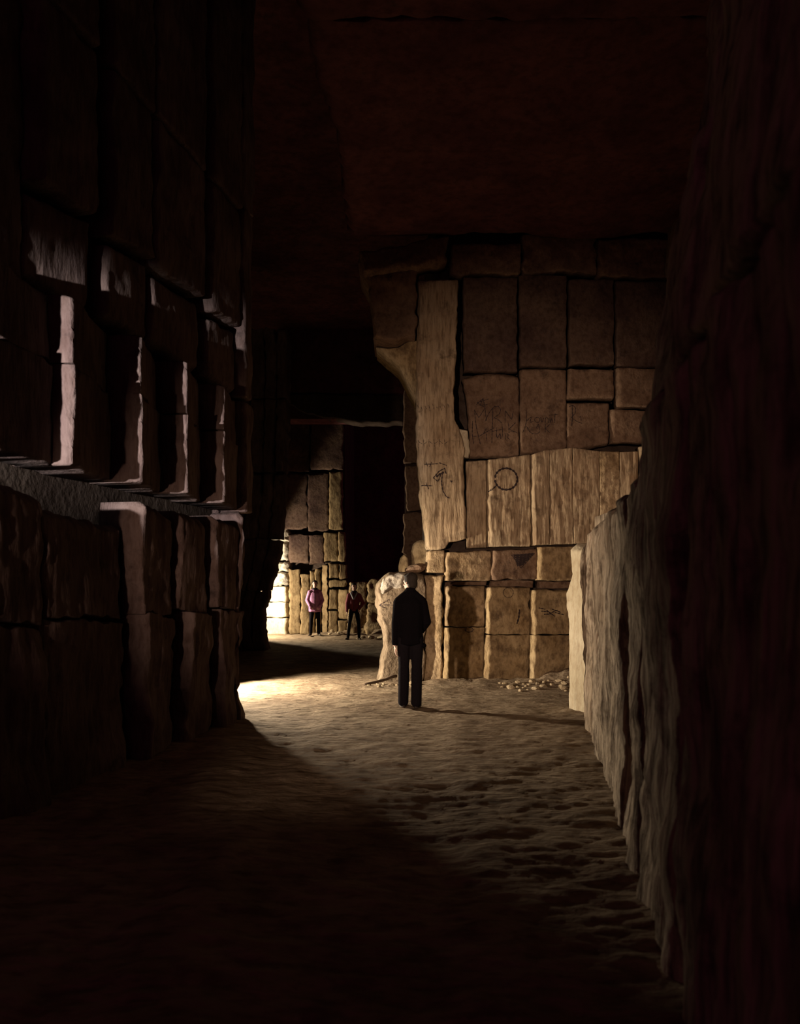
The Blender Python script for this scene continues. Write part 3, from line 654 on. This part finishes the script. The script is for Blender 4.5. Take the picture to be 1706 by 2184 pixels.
# dark wooden pole on the ground
def tube(name, pts, r0, r1, mat, n=8):
    V, Fc = [], []
    P = [Vector(p) for p in pts]
    for i, p in enumerate(P):
        t = (P[min(i + 1, len(P) - 1)] - P[max(i - 1, 0)]).normalized()
        a = t.cross(Vector((0, 0, 1))).normalized(); b = a.cross(t)
        r = r0 + (r1 - r0) * i / (len(P) - 1)
        for k in range(n):
            an = 2 * PI * k / n; rr = r * (1 + .15 * math.sin(3 * k + i))
            V.append(tuple(p + a * rr * math.cos(an) + b * rr * math.sin(an)))
    for i in range(len(P) - 1):
        for k in range(n):
            k2 = (k + 1) % n
            Fc.append([i * n + k, i * n + k2, (i + 1) * n + k2, (i + 1) * n + k])
    Fc.append(list(range(n))[::-1]); Fc.append([(len(P) - 1) * n + k for k in range(n)])
    return link_mesh(name, V, Fc, mat)
pts = []
for i in range(7):
    x = -.56 + .50 * i / 6; y = 12.62 + .42 * i / 6
    pts.append((x, y, float(floor_h(x, y)) + .035 + .012 * i))
tag(tube('wooden_pole', pts, .018, .026, M['wood']), 'thin dark pole lying on the ground before the buttress', 'pole')

# ------------------------------------------------------------------ people
class Fig:
    """ellipsoids swept along limbs, fused into one continuous surface by a voxel remesh"""
    def __init__(s): s.bm = bmesh.new()
    def ell(s, c, r, sub=2, rot=None):
        m = Matrix.Translation(Vector(c)) @ (rot or Matrix.Identity(4)) @ Matrix.Diagonal((*r, 1))
        bmesh.ops.create_icosphere(s.bm, subdivisions=sub, radius=1, matrix=m)
    def limb(s, p0, r0, p1, r1):
        p0, p1 = Vector(p0), Vector(p1); r0 = Vector(r0 if hasattr(r0, '__len__') else (r0,) * 3); r1 = Vector(r1 if hasattr(r1, '__len__') else (r1,) * 3)
        n = max(2, int((p1 - p0).length / (min(min(r0), min(r1)) * .45)) + 1)
        for i in range(n + 1):
            t = i / n; s.ell(p0.lerp(p1, t), r0.lerp(r1, t))
    def path(s, pts):
        for (a, ra), (b, rb_) in zip(pts, pts[1:]): s.limb(a, ra, b, rb_)
    def build(s, name, mat, parent, voxel=.012, smooth=4):
        me = bpy.data.meshes.new(name); s.bm.to_mesh(me); s.bm.free(); me.materials.append(mat)
        o = bpy.data.objects.new(name, me); COL.objects.link(o); o.parent = parent
        r = o.modifiers.new('r', 'REMESH'); r.mode = 'VOXEL'; r.voxel_size = voxel; r.use_smooth_shade = True
        q = o.modifiers.new('s', 'SMOOTH'); q.factor = .5; q.iterations = smooth
        return o
def hand(f, wrist, dirv, palm_n, side, curl=.4):
    """palm, five separate unequal bent fingers"""
    d = Vector(dirv).normalized(); n = Vector(palm_n); n = (n - n.dot(d) * d).normalized(); s_ = d.cross(n) * side
    w0 = Vector(wrist)
    def rot(): return Matrix((s_, n, d)).transposed().to_4x4()
    f.ell(w0 + d * .045, (.038, .015, .050), 2, rot())
    for k, (off, ln) in enumerate(((.028, .068), (.010, .078), (-.009, .072), (-.027, .056))):
        base = w0 + d * .085 + s_ * off; dd = d
        L3 = [ln * .45, ln * .32, ln * .26]; p = base
        for j, l in enumerate(L3):
            ang = curl * (j + .6)
            dd = (d * math.cos(ang) + n * math.sin(ang)); q = p + dd * l
            f.limb(p, .0088 - .0008 * j, q, .0082 - .0009 * j); p = q
    p = w0 + d * .02 + s_ * .03; q = p + (d * .7 + s_ * .6 + n * .2).normalized() * .04
    f.limb(p, .012, q, .010); f.limb(q, .010, q + (d + n * .35).normalized() * .032, .0085)
def head(f, c, face, h=.115):
    """c = centre of the skull, face = unit facing vector (in the figure's frame)"""
    c = Vector(c); fw_ = Vector(face).normalized(); up = Vector((0, 0, 1)); sd_ = fw_.cross(up)
    R = Matrix((sd_, fw_, up)).transposed().to_4x4()
    f.ell(c + up * .02, (.074, .094, .090), 3, R)
    f.ell(c + fw_ * .022 - up * .040, (.058, .070, .072), 3, R)
    f.ell(c + fw_ * .062 - up * .088, (.026, .024, .024), 2, R)           # chin
    f.limb(c + fw_ * .088 + up * .006, .010, c + fw_ * .108 - up * .032, .014)   # nose
    for s in (-1, 1):
        f.ell(c + sd_ * s * .013 + fw_ * .096 - up * .036, (.009, .009, .008), 1, R)
        f.ell(c + sd_ * s * .030 + fw_ * .082 + up * .018, (.024, .012, .008), 1, R)   # brow
        f.ell(c + sd_ * s * .040 + fw_ * .066 - up * .028, (.022, .020, .018), 1, R)   # cheek
        f.ell(c + sd_ * s * .078 - fw_ * .004 - up * .006, (.008, .018, .030), 1, R)   # ear
    return c, fw_, up, sd_, R
def face_parts(r, H):
    c, fw_, up, sd_, R = H
    for s in (-1, 1):
        e = Fig(); e.ell(c + sd_ * s * .030 + fw_ * .083 + up * .002, (.011, .008, .006), 2, R); e.build('eye', M['eye'], r, .003, 1)
    m = Fig(); m.ell(c + fw_ * .088 - up * .058, (.022, .008, .006), 2, R); m.build('mouth', M['lip'], r, .003, 1)
def hair(r, H, long=False):
    c, fw_, up, sd_, R = H
    f = Fig(); f.ell(c + up * .034 - fw_ * .014, (.082, .096, .090), 3, R); f.ell(c - up * .03 - fw_ * .038, (.076, .066, .085), 3, R)
    for s in (-1, 1):
        f.ell(c + sd_ * s * .070 + up * .03 - fw_ * .005, (.018, .050, .055), 2, R)
        if long: f.ell(c + sd_ * s * .066 - up * .03 - fw_ * .02, (.022, .045, .06), 2, R)
    f.ell(c + fw_ * .060 + up * .088, (.058, .038, .026), 2, R)
    f.build('hair', M['hair'], r, .008, 2)
def legs(body, tr, hipz, hips, knees, ankles, tw=1.0):
    for s, hp, kn, an in zip((-1, 1), hips, knees, ankles):
        body.path([(hp, .078), (kn, .050), (an, .036)])
        tr.path([(hp, (.098 * tw, .105, .10)), (((Vector(hp) + Vector(kn)) / 2)[:], .085 * tw), (kn, .068 * tw), (((Vector(kn) + Vector(an)) / 2)[:], .066 * tw), ((Vector(an) + Vector((0, 0, -.01)))[:], .060 * tw)])
def shoe(r, an, dirv, mat=None):
    d = Vector(dirv).normalized(); a = Vector((an[0], an[1], .0))
    f = Fig(); R = Matrix((d.cross(Vector((0, 0, 1))), d, Vector((0, 0, 1)))).transposed().to_4x4()
    f.ell(a + Vector((0, 0, .048)), (.040, .055, .045), 2, R); f.ell(a + d * .075 + Vector((0, 0, .034)), (.044, .075, .032), 2, R); f.ell(a + d * .15 + Vector((0, 0, .027)), (.040, .050, .024), 2, R)
    f.ell(a + d * .06 + Vector((0, 0, .014)), (.044, .13, .013), 2, R)
    return f.build('shoe', mat or M['shoe'], r, .008, 2)

def man_in_black():
    x, y = .135, 10.45
    r = root('person', 'person in black coat and dark trousers standing with back turned, before carved wall', 'person', (x, y, float(floor_h(x, y)) - .005), rotz=0)
    b = Fig()
    H = head(b, (.0, .0, 1.655), (-.72, .70, -.12))
    b.limb((.0, -.02, 1.60), .055, (.0, -.03, 1.46), .062)
    b.path([((0, -.02, 1.40), (.16, .09, .07)), ((0, -.01, 1.25), (.15, .10, .09)), ((0, 0, 1.08), (.13, .09, .09)), ((0, 0, .93), (.15, .10, .10))])
    hips = ((-.085, 0, .90), (.085, 0, .90)); knees = ((-.085, .02, .50), (.085, .01, .50)); ank = ((-.092, .03, .09), (.078, -.06, .09))
    tr = Fig(); legs(b, tr, .9, hips, knees, ank)
    for kn, an in zip(knees, ank): tr.limb(kn, .078, (an[0], an[1], .085), .074)
    tr.ell((0, 0, .92), (.165, .115, .12), 3)
    lsh, lel, lwr = (-.162, -.01, 1.375), (-.190, -.01, 1.12), (-.200, -.02, .83)
    rsh, rel, rwr = (.162, -.01, 1.375), (.215, .02, 1.13), (.12, .13, .99)
    for sh, el, wr in ((lsh, lel, lwr), (rsh, rel, rwr)): b.path([(sh, .055), (el, .040), (wr, .028)])
    hand(b, lwr, (.03, .02, -1), (1, .1, 0), 1, .35)
    hand(b, rwr, (-.5, .2, -.6), (0, -1, 0), -1, .5)
    b.build('body', M['skin'], r, .005, 2)
    j = Fig()
    j.path([((0, -.02, 1.45), (.12, .085, .05)), ((0, -.02, 1.36), (.19, .12, .08)), ((0, -.01, 1.2), (.185, .13, .1)), ((0, 0, 1.05), (.170, .12, .1)), ((0, 0, .93), (.180, .135, .1)), ((.0, 0, .86), (.180, .135, .05))])
    j.limb((0, -.03, 1.555), (.072, .072, .04), (0, -.02, 1.43), (.12, .08, .04))
    for q in (-1, 1): j.limb((q * .04, -.03, 1.50), .058, (q * .150, -.012, 1.405), .062)
    j.path([(lsh, .066), (lel, .060), ((-.198, -.018, .86), .050)]); j.path([(rsh, .066), (rel, .062), ((.15, .11, 1.02), .052)])
    j.ell((.175, 0, .82), (.04, .08, .03))
    j.build('coat', M['black'], r, .010, 3)
    tr.build('trousers', M['trous'], r, .012, 3)
    shoe(r, ank[0], (-.15, 1, 0)); shoe(r, ank[1], (.25, 1, 0))
    k = Fig(); k.limb((-.075, .03, .075), .036, (-.075, .03, .12), .038); k.build('sock', M['sock'], r, .008, 1)
    k = Fig(); k.limb((.075, -.06, .075), .036, (.075, -.06, .12), .038); k.build('sock', M['sock'], r, .008, 1)
    hair(r, H); face_parts(r, H)
man_in_black()

def visitor(loc, scale, rotz, jac, label, style):
    r = root('person', label, 'person', (loc[0], loc[1], float(floor_h(*loc)) - .005), rotz=rotz); r.scale = (scale,) * 3
    b = Fig()
    H = head(b, (0, .02, 1.635), (.12 if style == 0 else -.02, 1, -.08))
    b.limb((0, 0, 1.58), .052, (0, -.015, 1.43), .058)
    b.path([((0, -.01, 1.38), (.155, .085, .07)), ((0, 0, 1.2), (.14, .095, .09)), ((0, 0, 1.05), (.12, .085, .09)), ((0, 0, .93), (.145, .10, .10))])
    sp = .0 if style == 0 else .03
    hips = ((-.08, 0, .90), (.08, 0, .90)); knees = ((-.115 - sp, .02, .48), (.115 + sp, .02, .48)); ank = ((-.125 - sp, .0, .09), (.130 + sp * 2, .01, .09))
    tr = Fig(); legs(b, tr, .9, hips, knees, ank, .92 if style == 0 else .84); tr.ell((0, 0, .93), (.155, .11, .11), 3)
    if style == 0:   # both hands in the anorak pockets
        A = [((-.155, 0, 1.365), (-.235, -.01, 1.12), (-.165, .10, .93)), ((.155, 0, 1.365), (.235, -.01, 1.12), (.155, .10, .94))]
    else:            # image-left arm hanging with hand low at the pocket, other hand on the belt / elbow out
        A = [((-.155, 0, 1.37), (-.27, -.03, 1.13), (-.15, .06, .93)), ((.155, 0, 1.37), (.215, .0, 1.12), (.215, .07, .86))]
    for sh, el, wr in A: b.path([(sh, .052), (el, .038), (wr, .027)])
    if style == 0:
        hand(b, A[0][2], (.55, .25, -.6), (.3, -1, 0), 1, .5); hand(b, A[1][2], (-.55, .25, -.6), (-.3, -1, 0), -1, .5)
    else:
        hand(b, A[0][2], (.35, .1, -.8), (.2, -1, 0), 1, .5); hand(b, A[1][2], (-.05, .1, -1), (-1, 0, 0), -1, .4)
    b.build('body', M['skin'], r, .006, 2)
    j = Fig()
    if style == 0:
        j.path([((0, -.01, 1.43), (.11, .08, .05)), ((0, -.01, 1.33), (.185, .115, .09)), ((0, 0, 1.15), (.195, .125, .1)), ((0, .0, .98), (.205, .135, .1)), ((0, 0, .80), (.205, .14, .06)), ((0, 0, .77), (.20, .14, .03))])
        for s, (sh, el, wr) in zip((-1, 1), A):
            j.path([(sh, .076), (el, .068), ((Vector(wr) + Vector((0, -.01, .02)))[:], .058)])
            j.ell((s * .12, .115, .90), (.065, .035, .07))
        j.limb((0, -.09, 1.42), (.10, .05, .05), (0, -.10, 1.46), (.09, .05, .05))
    else:
        j.path([((0, -.01, 1.43), (.11, .08, .05)), ((0, -.01, 1.33), (.18, .11, .09)), ((0, 0, 1.15), (.175, .115, .1)), ((0, .0, 1.0), (.16, .115, .1)), ((0, 0, .90), (.155, .115, .04))])
        for s, (sh, el, wr) in zip((-1, 1), A):
            j.path([(sh, .072), (el, .062), ((Vector(wr).lerp(Vector(el), .12))[:], .048)])
    for q in (-1, 1): j.limb((q * .04, -.02, 1.45), .055, (q * .145, -.005, 1.375), .068)
    j.build('jacket', M[jac], r, .010, 3)
    z = Fig(); z.limb((0, .128, 1.33), (.006, .006, .006), (0, .140, .86 if style == 0 else .95), (.006, .006, .006)); z.build('zip', M['trous'], r, .004, 1)
    tr.build('trousers', M['trous'], r, .012, 3)
    f = Fig()
    for k in range(14):
        a = k / 14 * 2 * PI; f.ell((.062 * math.cos(a), -.005 + .070 * math.sin(a), 1.475 + .008 * math.sin(3 * a)), (.034, .034, .038))
    f.build('scarf', M['scarf'], r, .008, 2)
    if style == 1:
        c = Fig()
        for s in (-1, 1): c.limb((s * .085, .07, 1.44), (.03, .02, .03), (s * .012, .125, 1.27), (.022, .014, .03))
        c.build('collar', M['grey'], r, .007, 2)['label'] = 'light grey woollen collar'
    for s, an in zip((-1, 1), ank):
        shoe(r, an, (s * .35, 1, 0))
        if style == 0:
            k = Fig(); k.limb((an[0], an[1], .08), .038, (an[0], an[1], .135), .040); k.build('sock', M['sock'], r, .008, 1)
    hair(r, H, style == 1); face_parts(r, H)
visitor((-2.73, 25.55), 1.015, PI + .12, 'pink', 'person in pink anorak with both hands in pockets, facing the viewer', 0)
visitor((-1.40, 24.35), .985, PI - .05, 'red', 'person in dark red jacket with grey collar, elbow bent, facing the viewer', 1)
